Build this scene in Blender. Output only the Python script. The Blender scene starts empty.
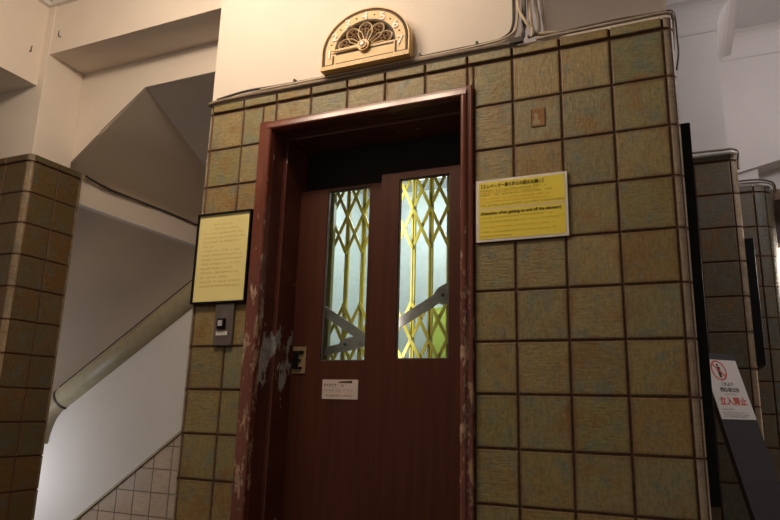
import bpy, bmesh, math, random
from mathutils import Vector, Matrix

random.seed(7)
S = bpy.context.scene
COL = S.collection

# ------------------------------------------------------------------ camera
T = 0.17                                   # wall tile pitch (m)
cam_d = bpy.data.cameras.new('camera')
cam_d.lens = 649.0 / 780.0 * 36.0
cam_d.sensor_width = 36.0
cam_d.clip_start = 0.02
cam = bpy.data.objects.new('camera', cam_d)
COL.objects.link(cam)
RX, RY, RZ = (0.9158, 0.4010, 0.0267), (-0.0666, 0.2168, -0.9739), (-0.3963, 0.8901, 0.2253)
m3 = Matrix(((RX[0], -RY[0], -RZ[0]), (RX[1], -RY[1], -RZ[1]), (RX[2], -RY[2], -RZ[2])))
cam.matrix_world = Matrix.Translation((0.4839, -2.1336, 1.42)) @ m3.to_4x4()
S.camera = cam

# ------------------------------------------------------------------ world, lamps, exposure
S.view_settings.view_transform = 'Standard'
S.view_settings.look = 'None'
S.view_settings.gamma = 1.0
S.view_settings.use_curve_mapping = False
S.view_settings.exposure = 0.0
W = bpy.data.worlds.new('world')
S.world = W
W.use_nodes = True
W.node_tree.nodes['Background'].inputs[0].default_value = (1.0, 0.85, 0.70, 1)
W.node_tree.nodes['Background'].inputs[1].default_value = 0.17


def lamp(name, loc, power, color, radius=0.08, kind='POINT', rot=None, size=None):
    d = bpy.data.lights.new(name, kind)
    d.energy = power
    d.color = color
    if kind == 'AREA':
        d.shape = 'RECTANGLE'
        d.size, d.size_y = size
    else:
        d.shadow_soft_size = radius
    o = bpy.data.objects.new(name, d)
    COL.objects.link(o)
    o.location = loc
    if rot:
        o.rotation_euler = rot
    return o


for lx in (-1.42, -1.08, -0.72):          # inferred hall lamp, split in three to lengthen the frame highlight
    lamp('hall_ceiling_lamp', (lx, -1.00, 3.50), 19.5, (1.0, 0.80, 0.60), 0.10)
lamp('corridor_lamp', (1.70, 0.66, 3.28), 21, (1.0, 0.92, 0.94), 0.12)
lamp('stair_lamp', (-3.90, 0.62, 0.90), 13, (0.93, 0.95, 1.0), 0.10)
lamp('elevator_car_lamp', (-0.75, 0.85, 2.5), 7, (0.95, 0.99, 1.0), 0.10)
lamp('gate_fill_light', (-0.585, 0.262, 1.98), 1.9, (1.0, 0.96, 0.88), kind='AREA', rot=(math.radians(90), 0, 0), size=(0.05, 0.85))  # added light hidden behind the door mullion, brightens gate and arms
lamp('far_corridor_lamp', (2.2, 3.0, 2.6), 150, (1.0, 0.86, 0.72), 0.15)

# ------------------------------------------------------------------ materials
MATS = {}


def new_mat(name):
    m = bpy.data.materials.new(name)
    m.use_nodes = True
    MATS[name] = m
    nt = m.node_tree
    return m, nt, nt.nodes['Principled BSDF']


def N(nt, typ, **kw):
    n = nt.nodes.new(typ)
    for k, v in kw.items():
        if k.startswith('_'):
            setattr(n, k[1:], v)
        else:
            key = int(k[1:]) if (k[0] == 'i' and k[1:].isdigit()) else k.replace('__', ' ')
            n.inputs[key].default_value = v
    return n


def ramp(nt, fac, stops, interp='LINEAR'):
    r = nt.nodes.new('ShaderNodeValToRGB')
    r.color_ramp.interpolation = interp
    els = r.color_ramp.elements
    while len(els) > 1:
        els.remove(els[-1])
    els[0].position, els[0].color = stops[0][0], (*stops[0][1], 1)
    for p, c in stops[1:]:
        e = els.new(p)
        e.color = (*c, 1)
    nt.links.new(fac, r.inputs[0])
    return r.outputs[0]


def mix(nt, fac, a, b, mode='MIX'):
    n = nt.nodes.new('ShaderNodeMix')
    n.data_type = 'RGBA'
    n.blend_type = mode
    for sock, v in ((n.inputs[0], fac), (n.inputs[6], a), (n.inputs[7], b)):
        if hasattr(v, 'is_linked'):
            nt.links.new(v, sock)
        elif isinstance(v, (int, float)):
            sock.default_value = v
        else:
            sock.default_value = (*v, 1)
    return n.outputs[2]


def noise(nt, scale, detail=3, rough=0.6, stretch=None, seedvec=None):
    tc = nt.nodes.new('ShaderNodeTexCoord')
    out = tc.outputs['Object']
    if stretch:
        mp = nt.nodes.new('ShaderNodeMapping')
        mp.inputs['Scale'].default_value = stretch
        nt.links.new(out, mp.inputs['Vector'])
        out = mp.outputs[0]
    n = nt.nodes.new('ShaderNodeTexNoise')
    n.inputs['Scale'].default_value = scale
    n.inputs['Detail'].default_value = detail
    n.inputs['Roughness'].default_value = rough
    nt.links.new(out, n.inputs['Vector'])
    return n.outputs['Fac']


def bump(nt, bsdf, h, strength=0.3, dist=0.004):
    b = nt.nodes.new('ShaderNodeBump')
    b.inputs['Strength'].default_value = strength
    b.inputs['Distance'].default_value = dist
    nt.links.new(h, b.inputs['Height'])
    nt.links.new(b.outputs[0], bsdf.inputs['Normal'])


def plain(name, col, rough=0.5, metal=0.0, var=0.0, bmp=0.0, scale=20):
    m, nt, b = new_mat(name)
    b.inputs['Roughness'].default_value = rough
    b.inputs['Metallic'].default_value = metal
    f = noise(nt, scale)
    lo = tuple(c * (1 - var) for c in col)
    hi = tuple(min(1, c * (1 + var)) for c in col)
    nt.links.new(ramp(nt, f, [(0.3, lo), (0.7, hi)]), b.inputs['Base Color'])
    if bmp:
        bump(nt, b, f, bmp, 0.003)
    return m


def math_node(nt, op, a, b=None):
    n = nt.nodes.new('ShaderNodeMath')
    n.operation = op
    for i, v in enumerate((a, b)):
        if v is None:
            continue
        if hasattr(v, 'is_linked'):
            nt.links.new(v, n.inputs[i])
        else:
            n.inputs[i].default_value = v
    return n.outputs[0]


def tile_mat(name, stops, rough=0.38, gain=1.0, edge_col=(0.15, 0.072, 0.034), blotch=1.0):
    """glazed scratched ceramic: one tint per tile, blotches, linen scratches, browner rims"""
    m, nt, b = new_mat(name)
    geo = nt.nodes.new('ShaderNodeNewGeometry')
    base = ramp(nt, geo.outputs['Random Per Island'], [(p, tuple(c * gain for c in col)) for p, col in stops])
    blot = noise(nt, 17.0, 5, 0.65)
    c1 = mix(nt, math_node(nt, 'MULTIPLY', ramp(nt, blot, [(0.50, (0, 0, 0)), (0.68, (1, 1, 1))]), 0.72 * blotch), base,
             tuple(c * gain for c in (0.128, 0.165, 0.145)))
    b2 = noise(nt, 9.0, 4, 0.6)
    c2 = mix(nt, math_node(nt, 'MULTIPLY', ramp(nt, b2, [(0.52, (0, 0, 0)), (0.70, (1, 1, 1))]), 0.75 * blotch), c1,
             tuple(c * gain for c in (0.22, 0.115, 0.032)))
    sv = noise(nt, 10.0, 3, 0.7, stretch=(14, 14, 2.2))
    sh = noise(nt, 9.0, 3, 0.7, stretch=(2.2, 2.2, 15))
    pick = math_node(nt, 'FRACT', math_node(nt, 'MULTIPLY', geo.outputs['Random Per Island'], 7.31))
    pk = ramp(nt, pick, [(0.45, (0.2, 0.2, 0.2)), (0.55, (0.8, 0.8, 0.8))])
    mx = nt.nodes.new('ShaderNodeMix')
    nt.links.new(pk, mx.inputs[0])
    nt.links.new(sv, mx.inputs[2])
    nt.links.new(sh, mx.inputs[3])
    scr = mx.outputs[0]
    c3 = mix(nt, 1.0, c2, ramp(nt, scr, [(0.32, (0.80, 0.77, 0.72)), (0.68, (1.14, 1.14, 1.13))]), 'MULTIPLY')
    spk = noise(nt, 95.0, 3, 0.7)
    c3 = mix(nt, 0.75 * blotch, c3, ramp(nt, spk, [(0.36, (0.78, 0.75, 0.72)), (0.60, (1.12, 1.12, 1.10))]), 'MULTIPLY')
    uv = nt.nodes.new('ShaderNodeUVMap')
    sep = nt.nodes.new('ShaderNodeSeparateXYZ')
    nt.links.new(uv.outputs[0], sep.inputs[0])
    ex = math_node(nt, 'ABSOLUTE', math_node(nt, 'SUBTRACT', sep.outputs[0], 0.5))
    ey = math_node(nt, 'ABSOLUTE', math_node(nt, 'SUBTRACT', sep.outputs[1], 0.5))
    e = math_node(nt, 'ADD', math_node(nt, 'MAXIMUM', ex, ey), math_node(nt, 'MULTIPLY', math_node(nt, 'SUBTRACT', b2, 0.5), 0.10))
    ef = ramp(nt, e, [(0.43, (0, 0, 0)), (0.51, (1, 1, 1))])
    c4 = mix(nt, math_node(nt, 'MULTIPLY', ef, 0.7), c3, edge_col)
    nt.links.new(c4, b.inputs['Base Color'])
    nt.links.new(ramp(nt, scr, [(0.3, (rough + 0.2,) * 3), (0.6, (rough,) * 3)]), b.inputs['Roughness'])
    bump(nt, b, math_node(nt, 'ADD', scr, math_node(nt, 'MULTIPLY', spk, 0.7)), 0.6 if blotch else 0.15, 0.004)
    return m


TILE_STOPS = [(0.0, (0.232, 0.162, 0.062)), (0.2, (0.258, 0.196, 0.084)), (0.4, (0.200, 0.176, 0.074)),
              (0.6, (0.262, 0.204, 0.092)), (0.8, (0.180, 0.172, 0.092)), (1.0, (0.222, 0.150, 0.052))]
M_TILE = tile_mat('glazed_ochre_tile', TILE_STOPS, gain=1.26)
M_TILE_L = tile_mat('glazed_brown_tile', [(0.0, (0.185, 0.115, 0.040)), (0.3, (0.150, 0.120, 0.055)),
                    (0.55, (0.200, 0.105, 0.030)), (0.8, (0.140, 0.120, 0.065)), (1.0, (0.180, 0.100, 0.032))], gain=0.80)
M_TILE_D = tile_mat('glazed_grey_olive_tile', [(0.0, (0.160, 0.125, 0.070)), (0.3, (0.145, 0.138, 0.105)),
                    (0.6, (0.150, 0.115, 0.060)), (1.0, (0.100, 0.105, 0.092))], gain=0.95)
M_TILE_C = tile_mat('worn_corner_tile', [(0.0, (0.36, 0.28, 0.185)), (0.5, (0.30, 0.235, 0.155)), (1.0, (0.40, 0.30, 0.19))],
                    rough=0.42, edge_col=(0.16, 0.07, 0.035))
M_GROUT = plain('brown_grout', (0.115, 0.060, 0.036), 0.85, var=0.35, bmp=0.4, scale=60)


def plaster(name, col, var=0.05):
    m, nt, b = new_mat(name)
    b.inputs['Roughness'].default_value = 0.75
    f = noise(nt, 1.6, 5, 0.6)
    g = noise(nt, 45, 3, 0.6)
    c = ramp(nt, f, [(0.3, tuple(x * (1 - var) for x in col)), (0.7, tuple(min(1, x * (1 + var)) for x in col))])
    sp = noise(nt, 9.0, 2, 0.5)
    c = mix(nt, math_node(nt, 'MULTIPLY', ramp(nt, sp, [(0.74, (0, 0, 0)), (0.80, (1, 1, 1))]), 0.15), c, tuple(x * 0.6 for x in col))
    nt.links.new(c, b.inputs['Base Color'])
    bump(nt, b, g, 0.10, 0.003)
    return m


M_CREAM = plaster('cream_plaster', (0.80, 0.71, 0.62))
M_WHITE = plaster('white_plaster', (0.74, 0.70, 0.68))
M_CEIL = plaster('ceiling_plaster', (0.62, 0.60, 0.58))
M_STAIRW = plaster('stair_white_plaster', (0.78, 0.76, 0.73))
M_SOFF = plaster('stair_soffit_plaster', (0.72, 0.61, 0.49))


def peeled_paint(name, paint, under, amount, zlo=None, rough=0.24, scale=(34, 34, 12)):
    """glossy red-brown paint, flaked away in patches; flakes thicken where the frame gets knocked (below zlo)"""
    m, nt, b = new_mat(name)
    n1 = noise(nt, 1.0, 6, 0.65, stretch=scale)
    tc = nt.nodes.new('ShaderNodeTexCoord')
    sep = nt.nodes.new('ShaderNodeSeparateXYZ')
    nt.links.new(tc.outputs['Object'], sep.inputs[0])
    wear = n1
    if zlo:
        band = ramp(nt, math_node(nt, 'DIVIDE', sep.outputs[2], 3.0), [(z_ / 3.0, (w_ * 5,) * 3) for z_, w_ in zlo])
        mr_out = math_node(nt, 'MULTIPLY', band, 0.2)
        wear = math_node(nt, 'ADD', n1, mr_out)
    mask = ramp(nt, wear, [(amount, (0, 0, 0)), (amount + 0.02, (1, 1, 1))])
    v = noise(nt, 6.0, 3, 0.6)
    pc = ramp(nt, v, [(0.3, tuple(c * 0.8 for c in paint)), (0.7, tuple(c * 1.2 for c in paint))])
    u = ramp(nt, noise(nt, 30, 3, 0.6), [(0.35, tuple(c * 0.5 for c in under)), (0.65, under)])
    nt.links.new(mix(nt, mask, pc, u), b.inputs['Base Color'])
    nt.links.new(ramp(nt, wear, [(amount, (rough,) * 3), (amount + 0.02, (0.7,) * 3)]), b.inputs['Roughness'])
    bump(nt, b, mask, 0.5, -0.002)
    b.inputs['Coat Weight'].default_value = 0.5
    b.inputs['Coat Roughness'].default_value = 0.22
    return m


M_FRAME = peeled_paint('red_brown_frame_paint', (0.180, 0.050, 0.030), (0.58, 0.38, 0.24), 0.655, ((0.9, 0.12), (1.75, 0.115), (2.0, 0.05), (2.35, 0.0)))
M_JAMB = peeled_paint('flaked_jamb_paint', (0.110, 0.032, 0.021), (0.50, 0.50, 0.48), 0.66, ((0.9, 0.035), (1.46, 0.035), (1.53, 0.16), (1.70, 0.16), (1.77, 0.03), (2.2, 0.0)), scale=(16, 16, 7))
M_HEADF = peeled_paint('red_brown_head_paint', (0.180, 0.050, 0.030), (0.52, 0.42, 0.34), 0.72, None, rough=0.26)


def door_mat():
    m, nt, b = new_mat('dark_red_brown_door')
    f = noise(nt, 3.0, 5, 0.6, stretch=(14, 14, 0.8))
    nt.links.new(ramp(nt, f, [(0.3, (0.062, 0.017, 0.0085)), (0.7, (0.092, 0.027, 0.0135))]), b.inputs['Base Color'])
    b.inputs['Roughness'].default_value = 0.5
    b.inputs['Specular IOR Level'].default_value = 0.25
    bump(nt, b, noise(nt, 40, 3, 0.5), 0.06, 0.002)
    return m


M_DOOR = door_mat()
M_VOID = plain('void_black', (0.012, 0.009, 0.008), 0.7)  # near-black for the dark void above the doors, also on the gate track
M_BLACK = plain('black_metal', (0.008, 0.008, 0.009), 0.45, var=0.2)
M_POST = plain('charcoal_board', (0.035, 0.035, 0.042), 0.45, var=0.1)
M_YGATE = plain('yellow_gate_paint', (0.52, 0.42, 0.045), 0.35, var=0.15)
M_OLIVE = plain('olive_post_paint', (0.20, 0.19, 0.025), 0.4, var=0.2)
M_ARM = plain('worn_grey_linkage_steel', (0.62, 0.55, 0.49), 0.5, metal=0.1, var=0.25)
M_CAR = plain('pale_blue_car_panel', (0.68, 0.74, 0.72), 0.5, var=0.06, bmp=0.1, scale=35)
M_CARC = plain('grey_car_ceiling', (0.45, 0.45, 0.45), 0.6, var=0.08)
M_LIME = plain('lime_green_plate', (0.62, 0.74, 0.12), 0.5)
M_GOLD = plain('pale_gold_wood', (0.74, 0.49, 0.19), 0.42, var=0.10, scale=30)
M_GOLDD = plain('carved_gold', (0.26, 0.135, 0.045), 0.45, var=0.25, scale=80)
M_PALEG = plain('pale_petal_gold', (0.74, 0.55, 0.32), 0.4, var=0.1)
M_ENGR = plain('dark_engraved_line', (0.05, 0.026, 0.010), 0.6)
M_DIALBK = plain('dark_dial_recess', (0.030, 0.015, 0.008), 0.7)
M_NUM = plain('ivory_numeral', (0.85, 0.80, 0.70), 0.4)
M_YPAPER = plain('bright_yellow_paper', (0.93, 0.76, 0.075), 0.55)
M_YPAPER2 = plain('pale_yellow_paper', (0.95, 0.83, 0.36), 0.5)
M_WPAPER = plain('white_paper', (0.82, 0.78, 0.74), 0.55)
M_INK = plain('black_ink', (0.06, 0.045, 0.02), 0.6)
M_OINK = plain('olive_ink', (0.38, 0.27, 0.03), 0.6)
M_RINK = plain('orange_red_ink', (0.80, 0.40, 0.04), 0.6)
M_FINK = plain('faded_brown_ink', (0.72, 0.55, 0.17), 0.6)
M_RED = plain('red_print', (0.70, 0.10, 0.06), 0.5)
M_STEEL = plain('dull_grey_steel', (0.15, 0.125, 0.115), 0.5, metal=0.2, var=0.15)
M_SILV = plain('silver_plate', (0.74, 0.62, 0.57), 0.4, metal=0.1, var=0.08)
M_BRASS = plain('dull_brass', (0.42, 0.30, 0.17), 0.45, metal=0.4, var=0.2)
M_CABG = plain('grey_brown_cable', (0.24, 0.185, 0.135), 0.5, var=0.15)
M_CABD = plain('dark_cable', (0.05, 0.042, 0.036), 0.5, var=0.2)
M_CABW = plain('cream_cable', (0.62, 0.50, 0.36), 0.45, var=0.1)
M_PIPE = plain('pale_conduit', (0.60, 0.58, 0.56), 0.35, metal=0.2, var=0.1)
M_RAIL = plain('olive_cream_rail_paint', (0.40, 0.35, 0.22), 0.5, var=0.1)
M_SEAM = plain('dark_seam', (0.04, 0.032, 0.02), 0.6)
M_WAINS = tile_mat('small_beige_tile', [(0.0, (0.55, 0.44, 0.34)), (0.5, (0.62, 0.51, 0.40)), (1.0, (0.50, 0.41, 0.32))],
                   rough=0.3, edge_col=(0.30, 0.23, 0.17), blotch=0.0)
M_EMB = plain('rust_brown_emblem', (0.27, 0.115, 0.022), 0.5, var=0.15)
M_EMBL = plain('sand_emblem_figure', (0.36, 0.27, 0.15), 0.5, var=0.15)
M_FLOOR = plain('dark_floor_stone', (0.14, 0.11, 0.09), 0.4, var=0.2, scale=6)

mg, ntg, bg = new_mat('window_glass')
for l in list(ntg.links):
    ntg.links.remove(l)
tr = ntg.nodes.new('ShaderNodeBsdfTransparent')
tr.inputs[0].default_value = (0.93, 0.97, 0.96, 1)
gl = ntg.nodes.new('ShaderNodeBsdfGlossy')
gl.inputs['Roughness'].default_value = 0.05
fr = ntg.nodes.new('ShaderNodeFresnel')
fr.inputs[0].default_value = 1.45
ms = ntg.nodes.new('ShaderNodeMixShader')
ntg.links.new(fr.outputs[0], ms.inputs[0])
ntg.links.new(tr.outputs[0], ms.inputs[1])
ntg.links.new(gl.outputs[0], ms.inputs[2])
ntg.links.new(ms.outputs[0], ntg.nodes['Material Output'].inputs[0])
M_GLASS = mg

me_, nte, be = new_mat('lit_lamp_diffuser')
be.inputs['Base Color'].default_value = (0.9, 0.95, 1, 1)
be.inputs['Emission Color'].default_value = (0.92, 0.98, 1.0, 1)
be.inputs['Emission Strength'].default_value = 3.0
M_LAMP = me_


M_BLACK.node_tree.nodes['Principled BSDF'].inputs['Specular IOR Level'].default_value = 0.15

# ------------------------------------------------------------------ mesh helpers
def link(name, bm, mat, parent=None, smooth=False):
    me = bpy.data.meshes.new(name)
    bmesh.ops.recalc_face_normals(bm, faces=bm.faces[:]) if not bm.faces or not bm.loops.layers.uv else None
    bm.to_mesh(me)
    bm.free()
    o = bpy.data.objects.new(name, me)
    COL.objects.link(o)
    me.materials.append(mat)
    if smooth:
        for p in me.polygons:
            p.use_smooth = True
    if parent:
        o.parent = parent
        o.matrix_parent_inverse = parent.matrix_world.inverted() if parent.type != 'EMPTY' else Matrix.Translation(parent.location).inverted()
    return o


def thing(name, label, cat, loc=(0, 0, 0), group=None):
    o = bpy.data.objects.new(name, None)
    COL.objects.link(o)
    o.location = loc
    o.empty_display_size = 0.1
    tag(o, label, cat, group)
    return o


def tag(o, label, cat, group=None):
    o['label'] = label
    o['category'] = cat
    if group:
        o['group'] = group
    return o


def struct(o):
    o['kind'] = 'structure'
    return o


def box(bm, x0, x1, y0, y1, z0, z1, bev=0.0):
    vs = [bm.verts.new((x, y, z)) for x in (x0, x1) for y in (y0, y1) for z in (z0, z1)]
    fs = [(0, 1, 3, 2), (4, 6, 7, 5), (0, 4, 5, 1), (2, 3, 7, 6), (0, 2, 6, 4), (1, 5, 7, 3)]
    new = [bm.faces.new([vs[i] for i in f]) for f in fs]
    if bev:
        es = list({e for f in new for e in f.edges})
        bmesh.ops.bevel(bm, geom=es, offset=bev, segments=2, affect='EDGES', profile=0.5)
    return new


def boxes(name, mat, lst, parent=None, bev=0.0):
    bm = bmesh.new()
    for b in lst:
        box(bm, *b, bev=bev)
    return link(name, bm, mat, parent)


def prism(bm, poly, axis, a, b):
    """extrude a 2-D polygon; axis 'x': poly (y,z); 'y': poly (x,z); 'z': poly (x,y)"""
    def P(p, t):
        return {'x': (t, p[0], p[1]), 'y': (p[0], t, p[1]), 'z': (p[0], p[1], t)}[axis]
    va = [bm.verts.new(P(p, a)) for p in poly]
    vb = [bm.verts.new(P(p, b)) for p in poly]
    n = len(poly)
    bm.faces.new(va)
    bm.faces.new(vb[::-1])
    for i in range(n):
        bm.faces.new((va[i], vb[i], vb[(i + 1) % n], va[(i + 1) % n]))


def catmull(pts, k=6):
    pts = [Vector(p) for p in pts]
    out = []
    for i in range(len(pts) - 1):
        p0, p1, p2, p3 = pts[max(i - 1, 0)], pts[i], pts[i + 1], pts[min(i + 2, len(pts) - 1)]
        for s in range(k):
            t = s / k
            out.append(0.5 * ((2 * p1) + (p2 - p0) * t + (2 * p0 - 5 * p1 + 4 * p2 - p3) * t * t + (3 * p1 - p0 - 3 * p2 + p3) * t ** 3))
    out.append(pts[-1])
    return out


def tube(bm, pts, r, n=8, caps=True):
    pts = [Vector(p) for p in pts]
    rings = []
    up = Vector((0.31, 0.77, 0.56))
    for i, p in enumerate(pts):
        d = (pts[min(i + 1, len(pts) - 1)] - pts[max(i - 1, 0)]).normalized()
        u = d.cross(up).normalized()
        v = d.cross(u).normalized()
        rr = r[i] if isinstance(r, (list, tuple)) else r
        rings.append([bm.verts.new(p + rr * (math.cos(2 * math.pi * k / n) * u + math.sin(2 * math.pi * k / n) * v)) for k in range(n)])
    for a, b in zip(rings, rings[1:]):
        for k in range(n):
            bm.faces.new((a[k], a[(k + 1) % n], b[(k + 1) % n], b[k]))
    if caps:
        bm.faces.new(rings[0][::-1])
        bm.faces.new(rings[-1])


def bar(bm, p, q, w, t, nrm=(0, 1, 0)):
    """flat bar from p to q, width w across, thickness t along nrm"""
    p, q, nrm = Vector(p), Vector(q), Vector(nrm)
    d = (q - p).normalized()
    s = d.cross(nrm).normalized() * (w / 2)
    h = nrm.normalized() * (t / 2)
    vs = [bm.verts.new(c + a * s + b * h) for c in (p, q) for a in (-1, 1) for b in (-1, 1)]
    for f in [(0, 1, 3, 2), (4, 6, 7, 5), (0, 4, 5, 1), (2, 3, 7, 6), (0, 2, 6, 4), (1, 5, 7, 3)]:
        bm.faces.new([vs[i] for i in f])


def disc(bm, c, r, y0, y1, n=24):
    poly = [(c[0] + r * math.cos(2 * math.pi * k / n), c[1] + r * math.sin(2 * math.pi * k / n)) for k in range(n)]
    prism(bm, poly, 'y', y0, y1)


class Tiles:
    """pillowed tiles laid on a plane given by origin, u, v, n; every tile one island with its own 0..1 uv"""
    def __init__(s):
        s.bm = bmesh.new()
        s.uv = s.bm.loops.layers.uv.new('UVMap')

    def add(s, fn, u0, u1, v0, v1, h=0.0055, r=0.004, g=0.0036, full=None):
        u0, u1, v0, v1 = u0 + g, u1 - g, v0 + g, v1 - g
        if u1 - u0 < 0.006 or v1 - v0 < 0.006:
            return
        jit = [random.uniform(-0.0010, 0.0010) for _ in range(4)]
        r = min(r, (u1 - u0) * 0.3, (v1 - v0) * 0.3)
        lv = [(0.0, 0.0), (0.0, h - r * 0.7), (r * 0.35, h - r * 0.22), (r, h)]
        rings = []
        for ins, hh in lv:
            a, b, c, d = u0 + ins, u1 - ins, v0 + ins, v1 - ins
            rings.append([(s.bm.verts.new(fn(x, y, hh + jit[i])), x, y) for i, (x, y) in enumerate(((a, c), (b, c), (b, d), (a, d)))])
        def uvof(x, y):
            return ((x - u0) / (u1 - u0), (y - v0) / (v1 - v0))
        fl = []
        for p, q in zip(rings, rings[1:]):
            for k in range(4):
                fl.append((p[k], p[(k + 1) % 4], q[(k + 1) % 4], q[k]))
        fl.append(tuple(rings[-1]))
        for f in fl:
            fc = s.bm.faces.new([t[0] for t in f])
            for lp, t in zip(fc.loops, f):
                lp[s.uv].uv = uvof(t[1], t[2])

    def strip(s, prof, w0, w1, v0, v1, g=0.003, vert=True):
        """curved corner tile: prof = list of (x,y) along its section, extruded v0..v1 in z"""
        n = len(prof)
        a = [s.bm.verts.new((p[0], p[1], v0 + g)) for p in prof]
        b = [s.bm.verts.new((p[0], p[1], v1 - g)) for p in prof]
        for i in range(n - 1):
            f = s.bm.faces.new((a[i], a[i + 1], b[i + 1], b[i]))
            for lp, (uu, vv) in zip(f.loops, ((i, 0), (i + 1, 0), (i + 1, 1), (i, 1))):
                lp[s.uv].uv = (0.2 + 0.6 * uu / (n - 1), vv)
        f1 = s.bm.faces.new(b)
        f2 = s.bm.faces.new(a[::-1])
        for f in (f1, f2):
            for lp in f.loops:
                lp[s.uv].uv = (0.5, 0.0)

    def done(s, name, mat, parent=None):
        return link(name, s.bm, mat, parent)


def text_obj(name, body, size, mat, origin, ux, uz, parent, bold=0.0, align='LEFT', width=None, lift=0.0006):
    """lettering as a mesh; origin = baseline start, ux/uz = writing and up directions"""
    cu = bpy.data.curves.new(name, 'FONT')
    cu.body = body
    cu.size = size
    cu.align_x = align
    cu.offset = bold
    cu.extrude = 0.0003
    tmp = bpy.data.objects.new('tmp_text', cu)
    COL.objects.link(tmp)
    dg = bpy.context.evaluated_depsgraph_get()
    me = bpy.data.meshes.new_from_object(tmp.evaluated_get(dg))
    bpy.data.objects.remove(tmp)
    ux, uz = Vector(ux).normalized(), Vector(uz).normalized()
    nn = ux.cross(uz)
    xs = [v.co.x for v in me.vertices] or [0]
    sx = width / (max(xs) - min(xs)) if width else 1.0
    x0 = min(xs) if width else 0
    for v in me.vertices:
        c = v.co.copy()
        v.co = Vector(origin) + ux * ((c.x - x0) * sx) + uz * c.y + nn * (c.z + lift)
    me.materials.clear()
    me.materials.append(mat)
    o = bpy.data.objects.new(name, me)
    COL.objects.link(o)
    o.parent = parent
    o.matrix_parent_inverse = Matrix.Translation(parent.location).inverted()
    return o


def glyph_line(bm, origin, ux, uz, length, size, rnd, dens=0.85, latin=False):
    """a line of print too small to read: tiny strokes of uneven height and width"""
    ux, uz = Vector(ux).normalized(), Vector(uz).normalized()
    nn = ux.cross(uz)
    x = 0
    while x < length:
        w = size * rnd.uniform(0.35, 0.75) if latin else size * rnd.uniform(0.7, 0.9)
        if rnd.random() < dens:
            for _ in range(2 if latin else 3):
                if rnd.random() < 0.5:
                    a = x + rnd.uniform(0, w * 0.7)
                    q = (a, a + size * 0.14, 0, size * rnd.uniform(0.5, 1.0))
                else:
                    b = size * rnd.uniform(0.05, 0.8)
                    q = (x, x + w * rnd.uniform(0.6, 1.0), b, b + size * 0.15)
                vs = [bm.verts.new(Vector(origin) + ux * a_ + uz * b_ + nn * 0.0005) for a_, b_ in ((q[0], q[2]), (q[1], q[2]), (q[1], q[3]), (q[0], q[3]))]
                bm.faces.new(vs)
        x += w + size * 0.12


# ================================================================== SETTING
ZC = 3.67                                   # ceiling height
ZR0 = 2.690                                 # underside of the narrow cap course
ZCAP = 2.736                                # top of the tiling
ROW = T * 1.0165
XL, XR = -8 * T, 3 * T                      # flat tiling of the lift front
struct(boxes('floor', M_FLOOR, [(-6, 5, -5, 6, -0.1, 0)]))
struct(boxes('ceiling', M_CEIL, [(-6, 5, -5, 6, ZC, ZC + 0.1)]))

# ---- lift shaft front: grout bed with the door opening, cream plaster above
OX0, OX1, OZ = -1.02, -0.19, 2.56           # opening
struct(boxes('wall_front', M_GROUT, [(XL - 0.015, OX0 - 0.012, 0.012, 0.24, 0, ZCAP - 0.004), (OX1 + 0.012, XR + 0.026, 0.012, 0.24, 0, ZCAP - 0.004),
                                     (OX0 - 0.012, OX1 + 0.012, 0.012, 0.24, OZ + 0.012, ZCAP - 0.004)]))
struct(boxes('wall_upper', M_CREAM, [(XL - 0.012, 0.02, 0.008, 0.24, ZCAP - 0.004, ZC), (0.02, XR + 0.028, 0.60, 0.75, ZCAP - 0.004, ZC),
                                     (0.0, 0.02, 0.24, 0.75, ZCAP, ZC), (0.02, XR + 0.02, 0.03, 0.60, ZCAP - 0.004, ZCAP + 0.02)]))
struct(boxes('wall_shaft', M_GROUT, [(XR - 0.12, XR + 0.028, 0.24, 1.33, 0, ZCAP - 0.004), (XL - 0.012, XL + 0.1, 0.24, 1.6, 0, ZC),
                                     (XL, XR, 1.6, 1.7, 0, ZC)]))


def front(x, z, h):
    return (x, 0.012 - h, z)


FX0, FX1, FZ = -1.087, -0.147, 2.602        # outer edge of the door frame
tl = Tiles()
zs = [ZR0 - ROW * k for k in range(0, 17)]
for c in range(-8, 3):
    x0, x1 = c * T, (c + 1) * T
    tl.add(front, x0, x1, ZR0 + 0.004, ZCAP, h=0.012)
    for k in range(15):
        zt, zb = zs[k], zs[k + 1]
        # cut by the door frame
        if x1 <= FX0 + 0.002 or x0 >= FX1 - 0.002 or zb >= FZ:
            tl.add(front, x0, x1, zb, zt)
        else:
            if x0 < FX0:
                tl.add(front, x0, FX0, zb, zt)
            if x1 > FX1:
                tl.add(front, FX1, x1, zb, zt)
            if zt > FZ:
                tl.add(front, max(x0, FX0), min(x1, FX1), FZ, zt)
struct(tl.done('wall_tile', M_TILE))
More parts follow.
